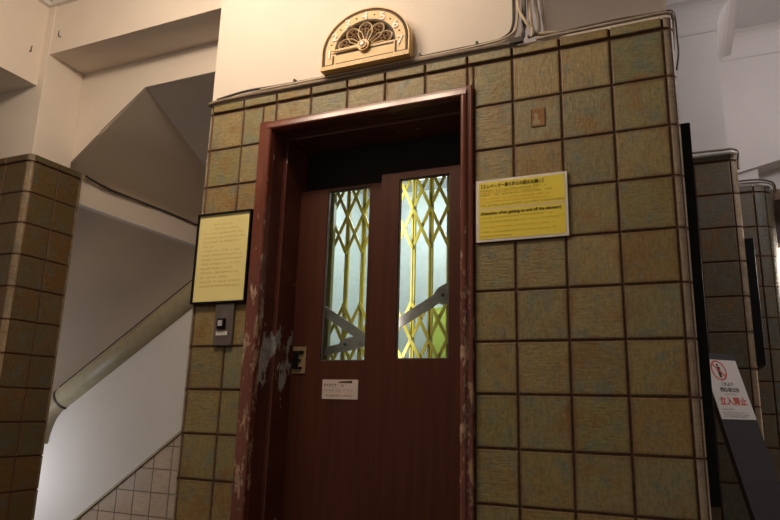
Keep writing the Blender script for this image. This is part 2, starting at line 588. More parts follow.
# bullnose corner tiles either end
tc_ = Tiles()
Rr = 0.028
for k in range(-1, 15):
    zt, zb = (ZCAP, ZR0 + 0.004) if k < 0 else (zs[k], zs[k + 1])
    tc_.strip([(XR + 0.003, 0.02)] + [(XR + 0.003 + Rr * math.sin(a), 0.005 + Rr - Rr * math.cos(a)) for a in [i * math.pi / 14 for i in range(8)]] + [(XR + 0.003 + Rr, 0.2)], 0, 1, zb, zt)
    tc_.strip([(XL - 0.016, 0.2)] + [(XL - 0.004 - 0.014 * math.cos(a), 0.019 - 0.014 * math.sin(a)) for a in [i * math.pi / 10 for i in range(6)]] + [(XL - 0.003, 0.02)], 0, 1, zb, zt)
struct(tc_.done('wall_corner_tile', tile_mat('lit_corner_tile', [(0.0, (0.46, 0.38, 0.29)), (0.5, (0.40, 0.33, 0.25)), (1.0, (0.50, 0.41, 0.31))], edge_col=(0.18, 0.09, 0.05), blotch=0.4)))  # light on the bullnose is put into this paler tile colour

# ---- left pillar, lintel, beam, wall with the stair opening
PX, PY0, PY1 = -2.66, 0.10, 0.45
struct(boxes('wall_pillar', M_GROUT, [(-4.2, PX - 0.012, PY0 + 0.012, PY1 - 0.01, 0, ZCAP - 0.004)]))
struct(boxes('wall_pillar_upper', M_CREAM, [(-4.2, PX - 0.012, PY0 + 0.012, 0.36, ZCAP - 0.004, ZC)], bev=0.004))
tp = Tiles()
px_front = lambda x, z, h: (x, PY0 + 0.012 - h, z)
px_side = lambda y, z, h: (PX - 0.012 + h, y, z)
tpc = Tiles()
for k in range(-1, 15):
    zt, zb = (ZCAP, ZR0 + 0.004) if k < 0 else (zs[k], zs[k + 1])
    for c in range(8):
        tp.add(px_front, PX - 0.03 - (c + 1) * T, PX - 0.03 - c * T, zb, zt, h=0.012 if k < 0 else 0.007)
    for y0, y1 in ((PY0 + 0.03, PY0 + 0.03 + 0.155), (PY0 + 0.185, PY1 - 0.02)):
        tp.add(px_side, y0, y1, zb, zt, h=0.012 if k < 0 else 0.007)
    tpc.strip([(PX - 0.03, PY0 + 0.03)] + [(PX - 0.005 - 0.025 + 0.025 * math.sin(a), PY0 + 0.005 + 0.025 - 0.025 * math.cos(a)) for a in [i * math.pi / 14 for i in range(8)]] + [(PX - 0.02, PY0 + 0.03)], 0, 1, zb, zt)
    tpc.strip([(PX - 0.02, PY1 - 0.02), (PX - 0.006, PY1 - 0.018), (PX - 0.008, PY1 - 0.006), (PX - 0.02, PY1 - 0.002)], 0, 1, zb, zt)
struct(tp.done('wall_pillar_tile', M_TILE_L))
struct(tpc.done('wall_pillar_corner_tile', M_TILE_C))
struct(boxes('ceiling_beam', M_CREAM, [(-3.6, -2.725, -5, PY0 + 0.012, 3.15, ZC)]))
struct(boxes('wall_lintel', M_CREAM, [(PX - 0.012, XL - 0.01, PY0 + 0.02, 0.36, 3.337, ZC)]))
bm = bmesh.new()
prism(bm, [(PX - 0.4, 2.60), (PX - 0.012, 2.78), (-2.50, 2.913), (-2.485, 2.921), (-2.470, 2.940), (-2.168, 3.158), (XL, 3.158), (XL, ZC), (PX - 0.4, ZC)], 'y', 0.36, 0.374)
struct(link('wall_stair_opening', bm, M_CREAM))
# soffits of the two flights meeting in a crease
bm = bmesh.new()
s_ = 0.742
k_ = 0.20
a0 = Vector((-2.168, 0.372, 3.158))
yE = 2.6
cE = Vector((a0.x - k_ / s_ * (yE - 0.372), yE, a0.z - k_ * (yE - 0.372)))
def s1(x, y): return (x, y, 3.158 + s_ * (x + 2.168))
xB = -2.72
v = [bm.verts.new(p) for p in (s1(xB - 0.3, 0.372), s1(a0.x, 0.372), (cE.x, yE, s1(cE.x, yE)[2]), s1(min(xB - 0.3, cE.x - 0.02), yE))]
bm.faces.new(v)
ext = bmesh.ops.extrude_face_region(bm, geom=bm.faces[:])
for e in ext['geom']:
    if isinstance(e, bmesh.types.BMVert):
        e.co.z += 0.16
struct(link('ceiling_stair_flight', bm, M_SOFF))
bm = bmesh.new()
v = [bm.verts.new(p) for p in ((a0.x, 0.372, a0.z), (XL, 0.372, a0.z), (XL, yE, cE.z), (cE.x, yE, cE.z))]
bm.faces.new(v)
ext = bmesh.ops.extrude_face_region(bm, geom=bm.faces[:])
for e in ext['geom']:
    if isinstance(e, bmesh.types.BMVert):
        e.co.z += 0.5
struct(link('ceiling_stair_landing', bm, M_SOFF))
struct(boxes('ceiling_stair_beam', M_CREAM, [(-2.76, -2.70, 0.44, 2.6, 2.56, 2.715)]))
struct(boxes('wall_stair_far', M_SOFF, [(-6, XL + 0.02, 2.6, 2.7, 0, ZC)]))
bm = bmesh.new()
prism(bm, [(-2.75, 2.56), (-6.0, 2.56 - 0.75 * 3.25), (-6.0, 2.75 - 0.75 * 3.25), (-2.75, 2.75)], 'y', 0.45, 2.6)
struct(link('ceiling_stair_lower_flight', bm, M_SOFF))

# balustrade wall with its sloping tile dado
YB = 1.20
def rail_z(x): return 1.502 + (2.209 - 1.502) / (-2.4055 + 3.4945) * (x + 3.4945)      # upper edge of the coping
def dado_z(x): return 0.676 + (1.225 - 0.676) / (-2.4305 + 3.185) * (x + 3.185)
xa, xb = -4.3, XL - 0.02
bm = bmesh.new()
prism(bm, [(xa, 0), (xb, 0), (xb, rail_z(xb) - 0.09), (xa, max(0.05, rail_z(xa) - 0.09))], 'y', YB, YB + 0.14)
struct(link('wall_balustrade', bm, M_STAIRW))


def clip(poly, f):
    out = []
    for i, p in enumerate(poly):
        q = poly[(i + 1) % len(poly)]
        fp, fq = f(p), f(q)
        if fp <= 0:
            out.append(p)
        if (fp < 0) != (fq < 0) and fp != fq:
            t = fp / (fp - fq)
            out.append((p[0] + t * (q[0] - p[0]), p[1] + t * (q[1] - p[1])))
    return out


bm = bmesh.new()
uvl = bm.loops.layers.uv.new('UVMap')
wt = 0.141
for i in range(-2, 20):
    for j in range(0, 16):
        x0, z0 = -3.9 + 0.043 + i * wt, 1.041 - 7 * wt - 0.02 + j * wt
        x0 += 0.0
        poly = [(x0 + 0.002, z0 + 0.002), (x0 + wt - 0.002, z0 + 0.002), (x0 + wt - 0.002, z0 + wt - 0.002), (x0 + 0.002, z0 + wt - 0.002)]
        poly = clip(poly, lambda p: p[1] - dado_z(p[0]) + 0.012)
        poly = [p for n_, p in enumerate(poly) if n_ == 0 or (abs(p[0] - poly[n_ - 1][0]) + abs(p[1] - poly[n_ - 1][1])) > 1e-5]
        if len(poly) < 3 or x0 > XL:
            continue
        va = [bm.verts.new((p[0], YB - 0.009, p[1])) for p in poly]
        vb = [bm.verts.new((p[0], YB - 0.001, p[1])) for p in poly]
        fs = [(va, poly)]
        f = bm.faces.new(va)
        for lp, p in zip(f.loops, poly):
            lp[uvl].uv = ((p[0] - x0) / wt, (p[1] - z0) / wt)
        for n_ in range(len(poly)):
            f = bm.faces.new((va[n_], vb[n_], vb[(n_ + 1) % len(poly)], va[(n_ + 1) % len(poly)]))
            for lp in f.loops:
                lp[uvl].uv = (0.0, 0.0)
struct(link('wall_dado_tile', bm, M_WAINS))
bm = bmesh.new()
prism(bm, [(xa, dado_z(xa) - 1.2), (xb, dado_z(xb) - 1.2), (xb, dado_z(xb) - 0.011), (xa, dado_z(xa) - 0.011)], 'y', YB - 0.003, YB + 0.01)
struct(link('wall_dado_grout', bm, plain('dado_grout', (0.14, 0.11, 0.085), 0.8)))
bm = bmesh.new()
bar(bm, (xa, YB - 0.008, dado_z(xa)), (xb, YB - 0.008, dado_z(xb)), 0.014, 0.022)
struct(link('trim_dado', bm, M_RAIL))

# thick rounded handrail running down the balustrade, easing over at its foot
ht = thing('handrail', 'thick olive-cream rounded handrail sloping down the white stair wall', 'handrail', (-2.4, YB, 2.1))
ry = YB + 0.01
bm = bmesh.new()
off = 0.078
def rp(x): return (x, ry, rail_z(x) - off)
tube(bm, [rp(-3.47), rp(-2.9), rp(-2.2), rp(XL - 0.05)], 0.080, 20)
link('rail', bm, M_RAIL, ht, smooth=True)
bm = bmesh.new()
tube(bm, catmull([rp(-3.48), (-3.53, ry, rail_z(-3.53) - off - 0.008), (-3.58, ry, rail_z(-3.58) - off - 0.04), (-3.62, ry, rail_z(-3.62) - off - 0.11), (-3.64, ry, rail_z(-3.62) - off - 0.20)], 5), 0.077, 20)
link('rail_end', bm, M_RAIL, ht, smooth=True)
bm = bmesh.new()
d = Vector((1, 0, (rail_z(1) - rail_z(0)))).normalized()
p = Vector(rp(-3.475))
tube(bm, [p - d * 0.008, p + d * 0.008], 0.083, 20)
link('joint_ring', bm, M_SEAM, ht, smooth=False)
bm = bmesh.new()
bar(bm, (-3.48, ry - 0.02, rail_z(-3.48) + 0.002), (XL - 0.05, ry - 0.02, rail_z(XL - 0.05) + 0.002), 0.008, 0.06)
link('top_seam', bm, M_SEAM, ht)

# ---- right side: two more tiled piers, white plaster and coved cornices above
def pier(nm, y, x0, xj, depth, mat, xw, up_y):
    struct(boxes('wall_' + nm, M_GROUT, [(x0, xj + 0.02, y + 0.012, y + depth, 0, ZCAP - 0.004)]))
    t_ = Tiles()
    tcn = Tiles()
    fr_ = lambda x, z, h: (x, y + 0.012 - h, z)
    for k in range(-1, 15):
        zt, zb = (ZCAP, ZR0 + 0.004) if k < 0 else (zs[k], zs[k + 1])
        c = 0
        while xj - (c + 1) * T > x0 - 0.1:
            t_.add(fr_, max(x0, xj - (c + 1) * T), xj - c * T, zb, zt, h=0.012 if k < 0 else 0.007)
            c += 1
        yield_prof = [(xj + 0.003, y + 0.02)] + [(xj + 0.003 + Rr * math.sin(a), y + 0.005 + Rr - Rr * math.cos(a)) for a in [i * math.pi / 14 for i in range(8)]] + [(xj + 0.003 + Rr, y + 0.2)]
        tcn.strip(yield_prof, 0, 1, zb, zt)
    struct(t_.done('wall_%s_tile' % nm, mat))
    struct(tcn.done('wall_%s_corner_tile' % nm, M_TILE_C))


pier('near_pier', 1.35, 0.2, 0.79, 0.6, M_TILE_D, 0.78, 1.35)
struct(boxes('wall_near_pier_upper', M_WHITE, [(0.2, 0.782, 1.362, 1.95, ZCAP - 0.004, ZC)]))
# far pier with a rounded corner
struct(boxes('wall_far_pier', M_GROUT, [(0.5, 0.94, 1.932, 2.6, 0, ZCAP - 0.004), (0.5, 1.03, 2.03, 2.6, 0, ZCAP - 0.004)]))
t_ = Tiles()
fr3 = lambda x, z, h: (x, 1.932 - h, z)
RC = 0.105
def arc3(a0_, a1_, n=5): return [(0.942 + RC * math.sin(a), 1.925 + RC - RC * math.cos(a)) for a in [math.radians(a0_ + (a1_ - a0_) * i / n) for i in range(n + 1)]]
for k in range(-1, 15):
    zt, zb = (ZCAP, ZR0 + 0.004) if k < 0 else (zs[k] - 0.03, zs[k + 1] - 0.03)
    if k == 0:
        zt = ZR0
    t_.add(fr3, 0.942 - T, 0.942, zb, zt, h=0.012 if k < 0 else 0.007)
    t_.add(fr3, 0.942 - 2 * T, 0.942 - T, zb, zt, h=0.012 if k < 0 else 0.007)
    for a0_, a1_ in ((3, 33), (36, 62), (65, 90)):
        t_.strip(arc3(a0_, a1_), 0, 1, zb, zt)
    t_.strip([(0.942 + RC, 1.925 + RC + 0.005), (0.942 + RC, 2.2)], 0, 1, zb, zt) if False else None
bmq = None
struct(t_.done('wall_far_pier_tile', M_TILE_D))
bm = bmesh.new()
prism(bm, [(0.93, 1.932)] + [(0.942 + (RC - 0.012) * math.sin(a), 1.925 + RC - (RC - 0.012) * math.cos(a)) for a in [i * math.pi / 20 for i in range(11)]] + [(1.03, 2.1), (0.93, 2.1)], 'z', 0, ZCAP - 0.004)
struct(link('wall_far_pier_corner', bm, M_GROUT))
struct(boxes('wall_far_pier_upper', M_WHITE, [(0.5, 0.98, 1.95, 2.6, ZCAP - 0.004, ZC)]))
# wall over the passage with a raking lower edge, the recessed plaster below it
bm = bmesh.new()
prism(bm, [(0.80, 2.80), (1.20, 2.895), (2.6, 3.2), (2.6, ZC), (0.80, ZC)], 'y', 1.925, 2.10)
struct(link('wall_passage_upper', bm, M_WHITE))
struct(boxes('wall_passage_lower', M_WHITE, [(0.80, 2.6, 2.08, 2.3, ZCAP + 0.01, ZC)]))


def cove(nm, path, z0, z1, d, extra):
    """coved cornice: path of wall points (x, y) with outward normals, profile from the wall (z0) out to d at z1"""
    prof = [(0.0, z0 - 0.010), (0.007, z0 - 0.008), (0.010, z0)]
    for i in range(7):
        a = i / 6 * math.pi / 2
        prof.append((0.010 + (d - 0.010) * (1 - math.cos(a)), z0 + (z1 - z0) * math.sin(a)))
    prof += [(d, z1), (d + 0.012, z1), (d + 0.012, extra), (0.0, extra)]
    bm = bmesh.new()
    rings = []
    for (x, y, nx, ny) in path:
        rings.append([bm.verts.new((x + nx * o_, y + ny * o_, z)) for o_, z in prof])
    for a, b in zip(rings, rings[1:]):
        for k in range(len(prof)):
            bm.faces.new((a[k], a[(k + 1) % len(prof)], b[(k + 1) % len(prof)], b[k]))
    bm.faces.new(rings[0])
    bm.faces.new(rings[-1][::-1])
    return struct(link(nm, bm, M_WHITE))


cove('trim_near_cornice', [(0.2, 1.362, 0, -1), (0.782, 1.362, 1, -1), (0.782, 1.925, 1, 0)], 3.435, 3.565, 0.105, ZC)
cove('trim_far_cornice', [(0.80, 1.925, 0, -1), (2.6, 1.925, 0, -1)], 3.545, ZC - 0.002, 0.10, ZC)
struct(boxes('wall_corridor_far', M_CREAM, [(0.6, 5, 4.0, 4.1, 0, ZC)]))
struct(boxes('wall_corridor_header', plain('dark_header_wood', (0.05, 0.03, 0.022), 0.5), [(1.06, 4.0, 2.42, 2.55, 2.50, 2.95)]))
# crown strip where ceiling meets lintel and beam
struct(boxes('trim_crown', M_WHITE, [(-2.725, XL - 0.01, 0.095, 0.12, ZC - 0.028, ZC), (-2.725, -2.70, -5, 0.095, ZC - 0.028, ZC)]))

# ================================================================== LIFT DOORWAY
fr_t = thing('door_frame', 'glossy red-brown door frame with flaking paint around the elevator doorway', 'door frame', (-0.61, 0, 0))


def frame_side(nm, xo, xi, sgn, mat):
    bm = bmesh.new()
    # section in (x, y): flat fascia, then a rounded bead along the opening
    prism(bm, [(xo, 0.010), (xo, -0.010), (xo + sgn * 0.004, -0.014), (xi - sgn * 0.022, -0.014), (xi - sgn * 0.022, 0.010)], 'z', 0, FZ)
    sec = [(xi - sgn * 0.024, 0.010)]
    for i in range(9):
        a = math.pi - i * math.pi / 8
        sec.append((xi + sgn * (-0.012 + 0.012 * math.cos(a)), -0.016 - 0.012 * math.sin(a)))
    sec += [(xi, 0.010)]
    prism(bm, sec, 'z', 0, OZ + 0.001)
    return link(nm, bm, mat, fr_t)


frame_side('jamb_casing', FX0, OX0, 1, M_FRAME)
frame_side('jamb_casing', FX1, OX1, -1, M_FRAME)
bm = bmesh.new()
sec = [(0.010, FZ), (-0.010, FZ), (-0.014, FZ - 0.004), (-0.0145, OZ + 0.028), (-0.0225, OZ + 0.0245), (-0.0255, OZ + 0.006), (-0.022, OZ + 0.001), (-0.016, OZ), (0.010, OZ)]
prism(bm, sec, 'x', OX0 - 0.022, OX1 + 0.022)
link('head_casing', bm, M_HEADF, fr_t)
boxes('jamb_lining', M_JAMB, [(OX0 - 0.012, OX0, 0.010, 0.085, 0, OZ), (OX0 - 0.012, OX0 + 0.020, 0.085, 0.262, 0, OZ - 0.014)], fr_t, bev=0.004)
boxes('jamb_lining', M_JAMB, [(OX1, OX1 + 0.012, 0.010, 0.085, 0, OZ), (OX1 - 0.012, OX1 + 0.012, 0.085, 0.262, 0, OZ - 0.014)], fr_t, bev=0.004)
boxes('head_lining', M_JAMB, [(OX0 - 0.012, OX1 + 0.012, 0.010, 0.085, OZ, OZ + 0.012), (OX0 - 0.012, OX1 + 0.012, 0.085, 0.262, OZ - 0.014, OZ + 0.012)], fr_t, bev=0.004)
boxes('header_panel', M_VOID, [(OX0 + 0.02, -0.60, 0.252, 0.262, 2.353, OZ - 0.014), (-0.60, OX1 - 0.012, 0.252, 0.262, 2.383, OZ - 0.014)], fr_t)  # near-black sheet standing in for the shaded void over the leaves


def leaf(label, x0, x1, y0, y1, ztop, w):
    t = thing('elevator_door', label, 'elevator door', ((x0 + x1) / 2, y0, 0.01))
    wx0, wx1, wz0, wz1 = w
    bm = bmesh.new()
    o = [(x0, 0.012), (x1, 0.012), (x1, ztop), (x0, ztop)]
    h = [(wx0, wz0), (wx1, wz0), (wx1, wz1), (wx0, wz1)]
    for yy, flip in ((y0, False), (y1, True)):
        vo = [bm.verts.new((p[0], yy, p[1])) for p in o]
        vh = [bm.verts.new((p[0], yy, p[1])) for p in h]
        for i in range(4):
            f = (vo[i], vo[(i + 1) % 4], vh[(i + 1) % 4], vh[i])
            bm.faces.new(f[::-1] if flip else f)
        if flip:
            for i in range(4):
                bm.faces.new((fo[i], vo[i], vo[(i + 1) % 4], fo[(i + 1) % 4]))
                bm.faces.new((fh[i], fh[(i + 1) % 4], vh[(i + 1) % 4], vh[i]))
        fo, fh = vo, vh
    link('panel', bm, M_DOOR, t)
    boxes('window_pane', M_GLASS, [(wx0 - 0.0, wx1 + 0.0, y1 - 0.008, y1 - 0.004, wz0, wz1)], t)
    b = 0.004
    boxes('window_bead', M_STEEL, [(wx0, wx0 + b, y0 + 0.006, y1 - 0.009, wz0, wz1), (wx1 - b, wx1, y0 + 0.006, y1 - 0.009, wz0, wz1),
                                   (wx0 + b, wx1 - b, y0 + 0.006, y1 - 0.009, wz0, wz0 + b), (wx0 + b, wx1 - b, y0 + 0.006, y1 - 0.009, wz1 - b, wz1)], t)
    return t


L1 = leaf('left red-brown elevator door panel with a narrow window and a silver plate below it', -0.9995, -0.575, 0.21, 0.238, 2.352, (-0.862, -0.660, 1.609, 2.341))
L2 = leaf('right red-brown elevator door panel standing forward, narrow window, no plate', -0.588, OX1 - 0.013, 0.17, 0.198, 2.368, (-0.509, -0.294, 1.611, 2.339))
# silver plate
pl_ = boxes('sticker', M_SILV, [(-0.843, -0.682, 0.207, 0.2099, 1.457, 1.534)], L1)
bm = bmesh.new()
rnd = random.Random(3)
glyph_line(bm, (-0.833, 0.2068, 1.506), (1, 0, 0), (0, 0, 1), 0.085, 0.012, rnd)
glyph_line(bm, (-0.833, 0.2068, 1.488), (1, 0, 0), (0, 0, 1), 0.125, 0.008, rnd, 0.6, True)
glyph_line(bm, (-0.833, 0.2068, 1.466), (1, 0, 0), (0, 0, 1), 0.125, 0.010, rnd, 0.9, True)
prism(bm, [(-0.775, 1.521), (-0.708, 1.519), (-0.708, 1.530), (-0.760, 1.527)], 'y', 0.2064, 0.2069)
o = link('print', bm, M_INK, pl_)
# pull plate on the leading edge of the left leaf
pp = boxes('pull_plate', M_BRASS, [(-0.990, -0.927, 0.205, 0.2099, 1.558, 1.668)], L1)
o = boxes('finger_pull', M_BLACK, [(-0.985, -0.962, 0.196, 0.205, 1.575, 1.650), (-0.962, -0.938, 0.198, 0.205, 1.636, 1.650), (-0.962, -0.948, 0.198, 0.205, 1.606, 1.616), (-0.962, -0.944, 0.198, 0.205, 1.575, 1.584)], pp)

# ---- yellow folding gate behind the door leaves
gy = 0.36
gt = thing('folding_gate', 'yellow folding lattice gate seen behind the elevator door windows', 'gate', (-0.6, gy, 0.02))
xs_u = [-0.995 + 0.0795 * i for i in range(1, 11)]
for x in xs_u:
    bm = bmesh.new()
    box(bm, x - 0.009, x - 0.002, gy - 0.006, gy + 0.006, 0.05, 2.52)
    box(bm, x + 0.002, x + 0.009, gy - 0.006, gy + 0.006, 0.05, 2.52)
    box(bm, x - 0.002, x + 0.002, gy + 0.002, gy + 0.006, 0.05, 2.52)
    link('upright', bm, M_YGATE, gt)
for zz in ([2.44, 2.268, 2.095], [1.862, 1.706, 1.55], [0.95, 0.79, 0.63]):
    bm = bmesh.new()
    for xa_, xb_ in zip(xs_u, xs_u[1:]):
        for z1_, z0_ in zip(zz, zz[1:]):
            for (za, zb_), yy in (((z0_, z1_), gy - 0.011), ((z1_, z0_), gy - 0.016)):
                bar(bm, (xa_, yy, za), (xb_, yy, zb_), 0.014, 0.004)
    for x in xs_u:
        for z in zz:
            disc(bm, (x, z), 0.006, gy - 0.021, gy - 0.005, 8)
    link('lattice', bm, M_YGATE, gt)
boxes('end_post', M_OLIVE, [(-0.932, -0.888, gy - 0.045, gy - 0.022, 0.05, 2.52)], gt)
boxes('top_track', M_VOID, [(-1.0, -0.2, gy - 0.02, gy + 0.02, 2.52, 2.55)], gt)

# ---- door linkage arms between leaves and gate
ay = 0.285


def arm(label, p, q, w, knuckle=None, ay=0.285):
    t = thing('linkage_arm', label, 'linkage arm', (p[0], ay, p[1]), 'door linkage arms behind the windows')
    bm = bmesh.new()
    bar(bm, (p[0], ay, p[1]), (q[0], ay, q[1]), w, 0.010)
    link('bar', bm, M_ARM, t)
    if knuckle:
        bm = bmesh.new()
        d_ = (Vector((q[0], 0, q[1])) - Vector((p[0], 0, p[1]))).normalized()
        c, r_, ln = knuckle
        n_ = 14
        s_v = Vector((-d_.z, 0, d_.x))
        poly = []
        for i in range(n_ + 1):
            a = math.pi / 2 + math.pi * i / n_
            v_ = Vector((c[0], 0, c[1])) + d_ * (r_ * math.cos(a)) + s_v * (r_ * math.sin(a))
            poly.append((v_.x, v_.z))
        for sg in (-1, 1):
            v_ = Vector((c[0], 0, c[1])) + d_ * ln + s_v * (r_ * 0.95 * sg)
            poly.append((v_.x, v_.z))
        prism(bm, poly, 'y', ay - 0.022, ay - 0.006)
        link('bracket', bm, M_ARM, t)
        bm = bmesh.new()
        disc(bm, c, 0.007, ay - 0.028, ay - 0.021, 6)
        link('bolt', bm, M_STEEL, t)
    return t


arm('grey steel arm rising to a knuckle behind the right elevator door window', (-0.60, 1.735), (-0.36, 1.872), 0.040, ((-0.350, 1.868), 0.036, 0.09))
arm('plain grey steel arm sloping down to the right behind the left elevator door window', (-0.96, 1.868), (-0.66, 1.684), 0.040)
arm('grey bolted steel arm at the foot of the left elevator door window', (-0.98, 1.640), (-0.66, 1.705), 0.034, ((-0.79, 1.682), 0.026, 0.12), 0.312)

# ---- the car: pale blue panels and its lit ceiling lamp
ct = thing('elevator_car', 'lit elevator car with pale blue panels seen through the door windows', 'elevator car', (-0.7, 0.9, 0))
boxes('back_panel', M_CAR, [(-1.22, -0.1, 1.30, 1.33, 0.03, 2.70)], ct)
boxes('side_panel', M_CAR, [(-1.25, -1.22, 0.45, 1.33, 0.03, 2.70)], ct)
boxes('side_panel', M_CAR, [(-0.1, -0.07, 0.45, 1.33, 0.03, 2.70)], ct)
boxes('floor_panel', M_FLOOR, [(-1.25, -0.07, 0.42, 1.33, 0.0, 0.03)], ct)
boxes('ceiling_panel', M_CARC, [(-1.25, -0.07, 0.42, 1.33, 2.70, 2.73)], ct)
boxes('ceiling_lamp', M_LAMP, [(-0.80, -0.42, 0.66, 1.02, 2.66, 2.70)], ct)
boxes('lime_plate', M_LIME, [(-0.785, -0.685, 1.29, 1.30, 1.69, 1.99)], ct)

# ================================================================== FLOOR INDICATOR
DX, DZ, DY = -0.587, 2.843, -0.040
RO = 0.192
ind = thing('floor_indicator', 'gold half-round floor dial with numerals above the elevator door', 'floor indicator', (DX, 0.0, DZ - 0.078))


def half(r, zb, n=28, w=None):
    """half-disc on a straight foot"""
    w = w or r
    pts = [(DX - w, DZ + zb), (DX + w, DZ + zb)]
    pts += [(DX + r * math.cos(math.pi * i / n), DZ + r * math.sin(math.pi * i / n)) for i in range(n + 1)]
    return pts


bm = bmesh.new()
prism(bm, half(RO, -0.075), 'y', DY + 0.014, 0.008)
link('backing', bm, M_DIALBK, ind)
# face: ring plus foot, with the fan cut out
RI = 0.128
bm = bmesh.new()
n = 32
def ring_face(bm, r0, r1, ya, yb, a0=0.0, a1=math.pi, n=32):
    q = []
    for i in range(n + 1):
        a = a0 + (a1 - a0) * i / n
        q.append([bm.verts.new((DX + r * math.cos(a), y, DZ + r * math.sin(a))) for r, y in ((r0, ya), (r1, ya), (r1, yb), (r0, yb))])
    for p_, r_ in zip(q, q[1:]):
        for k in range(4):
            bm.faces.new((p_[k], p_[(k + 1) % 4], r_[(k + 1) % 4], r_[k]))
    bm.faces.new(q[0])
    bm.faces.new(q[-1][::-1])
ring_face(bm, RI, RO - 0.007, DY, DY + 0.014)
box(bm, DX - RO + 0.007, DX + RO - 0.007, DY, DY + 0.014, DZ - 0.060, DZ)
link('dial_face', bm, M_GOLD, ind)
bm = bmesh.new()
ring_face(bm, RO - 0.001, RO + 0.004, DY - 0.002, 0.006)
box(bm, DX - RO - 0.004, DX - RO + 0.001, DY - 0.002, 0.006, DZ - 0.060, DZ)
box(bm, DX + RO - 0.001, DX + RO + 0.004, DY - 0.002, 0.006, DZ - 0.060, DZ)
box(bm, DX - RO - 0.004, DX + RO + 0.004, DY - 0.006, 0.006, DZ - 0.078, DZ - 0.060)
link('rim', bm, M_GOLD, ind)
bm = bmesh.new()
yE0, yE1 = DY - 0.0012, DY + 0.001
ring_face(bm, RO - 0.0135, RO - 0.0065, yE0 , yE1)
ring_face(bm, RI, RI + 0.008, yE0, yE1)
for a_, b_, c_, d_ in ((-RO + 0.0065, -RO + 0.0135, -0.060, 0.0), (RO - 0.0135, RO - 0.0065, -0.060, 0.0),
                       (-RO + 0.012, -RI - 0.012, -0.060, -0.053), (RI + 0.012, RO - 0.012, -0.060, -0.053),
                       (-RI - 0.016, -RI - 0.008, -0.060, -0.018), (RI + 0.006, RI + 0.014, -0.060, -0.006),
                       (-RI, RI, -0.060, -0.053), (-RI, RI, -0.016, -0.008)):
    box(bm, DX + a_, DX + b_, yE0, yE1, DZ + c_, DZ + d_)
for i in range(6):
    a = math.pi - (i + 0.5) * math.pi / 6
    disc(bm, (DX + 0.157 * math.cos(a), DZ + 0.157 * math.sin(a)), 0.0042, yE0, yE1, 8)
link('engraved_line', bm, M_ENGR, ind)
for i in range(7):
    a = math.pi - i * math.pi / 6
    r_ = 0.157
    body = str(i + 1)
    sz = 0.054
    text_obj('numeral', body, sz, M_NUM, (DX + r_ * math.cos(a) - sz * 0.27, DY - 0.003, DZ + r_ * math.sin(a) - sz * 0.36 - (0.006 if i in (0, 6) else 0)), (1, 0, 0), (0, 0, 1), ind, bold=0.0010)
# five lotus petals of the fan
for i in range(5):
    a = math.pi - (i + 0.5) * math.pi / 5
    dv, sv = Vector((math.cos(a), 0, math.sin(a))), Vector((-math.sin(a), 0, math.cos(a)))
    C0 = Vector((DX, DY + 0.004, DZ))
    loop = [(0.030, -0.004), (0.072, -0.014), (0.088, -0.027), (0.105, -0.026), (0.120, -0.013), (0.124, 0.0), (0.120, 0.013), (0.105, 0.026), (0.088, 0.027), (0.072, 0.014), (0.030, 0.004)]
    bm = bmesh.new()
    tube(bm, catmull([C0 + dv * p_ + sv * q_ for p_, q_ in loop], 3), 0.0030, 6)
    link('petal', bm, M_PALEG, ind)
    bm = bmesh.new()
    for cc, rr in ((0.082, 0.010), (0.101, 0.012), (0.112, 0.007)):
        for sg in (-1, 1):
            c = C0 + dv * cc + sv * (sg * rr * 0.8)
            tube(bm, [c + dv * (rr * 0.8 * math.cos(t)) + sv * (rr * 0.8 * math.sin(t)) for t in [k * 2 * math.pi / 9 for k in range(10)]], 0.0024, 5, caps=False)
    tube(bm, [C0 + dv * 0.045, C0 + dv * 0.115], 0.0022, 5)
    link('scroll', bm, M_GOLDD, ind)
    bm = bmesh.new()
    for sg in (-1, 1):
        ee = a + sg * math.pi / 10
        if 0.05 < ee < math.pi - 0.05:
            e_ = Vector((math.cos(ee), 0, math.sin(ee)))
            tube(bm, [C0 + e_ * 0.03, C0 + e_ * 0.082], 0.0024, 5)
    if bm.verts:
        link('spoke', bm, M_GOLDD, ind)
    else:
        bm.free()
bm = bmesh.new()
disc(bm, (DX, DZ), 0.026, DY - 0.014, DY + 0.01, 28)
disc(bm, (DX, DZ), 0.019, DY - 0.020, DY - 0.014, 28)
hub = link('hub', bm, M_GOLD, ind)
bm = bmesh.new()
disc(bm, (DX, DZ), 0.0145, DY - 0.0206, DY - 0.0199, 24)
link('ring', bm, M_GOLDD, hub)
bm = bmesh.new()
disc(bm, (DX, DZ), 0.008, DY - 0.024, DY - 0.0200, 20)
link('cap', bm, M_NUM, hub)
bm = bmesh.new()
prism(bm, [(DX - 0.02, DZ + 0.006), (DX - 0.02, DZ - 0.006), (DX - 0.120, DZ - 0.004), (DX - 0.150, DZ + 0.000), (DX - 0.120, DZ + 0.004)], 'y', DY - 0.012, DY - 0.007)
link('pointer', bm, M_GOLD, ind)

for ch in ind.children_recursive:
    for v_ in ch.data.vertices:
        if v_.co.z > DZ:
            v_.co.z = DZ + (v_.co.z - DZ) * 0.865

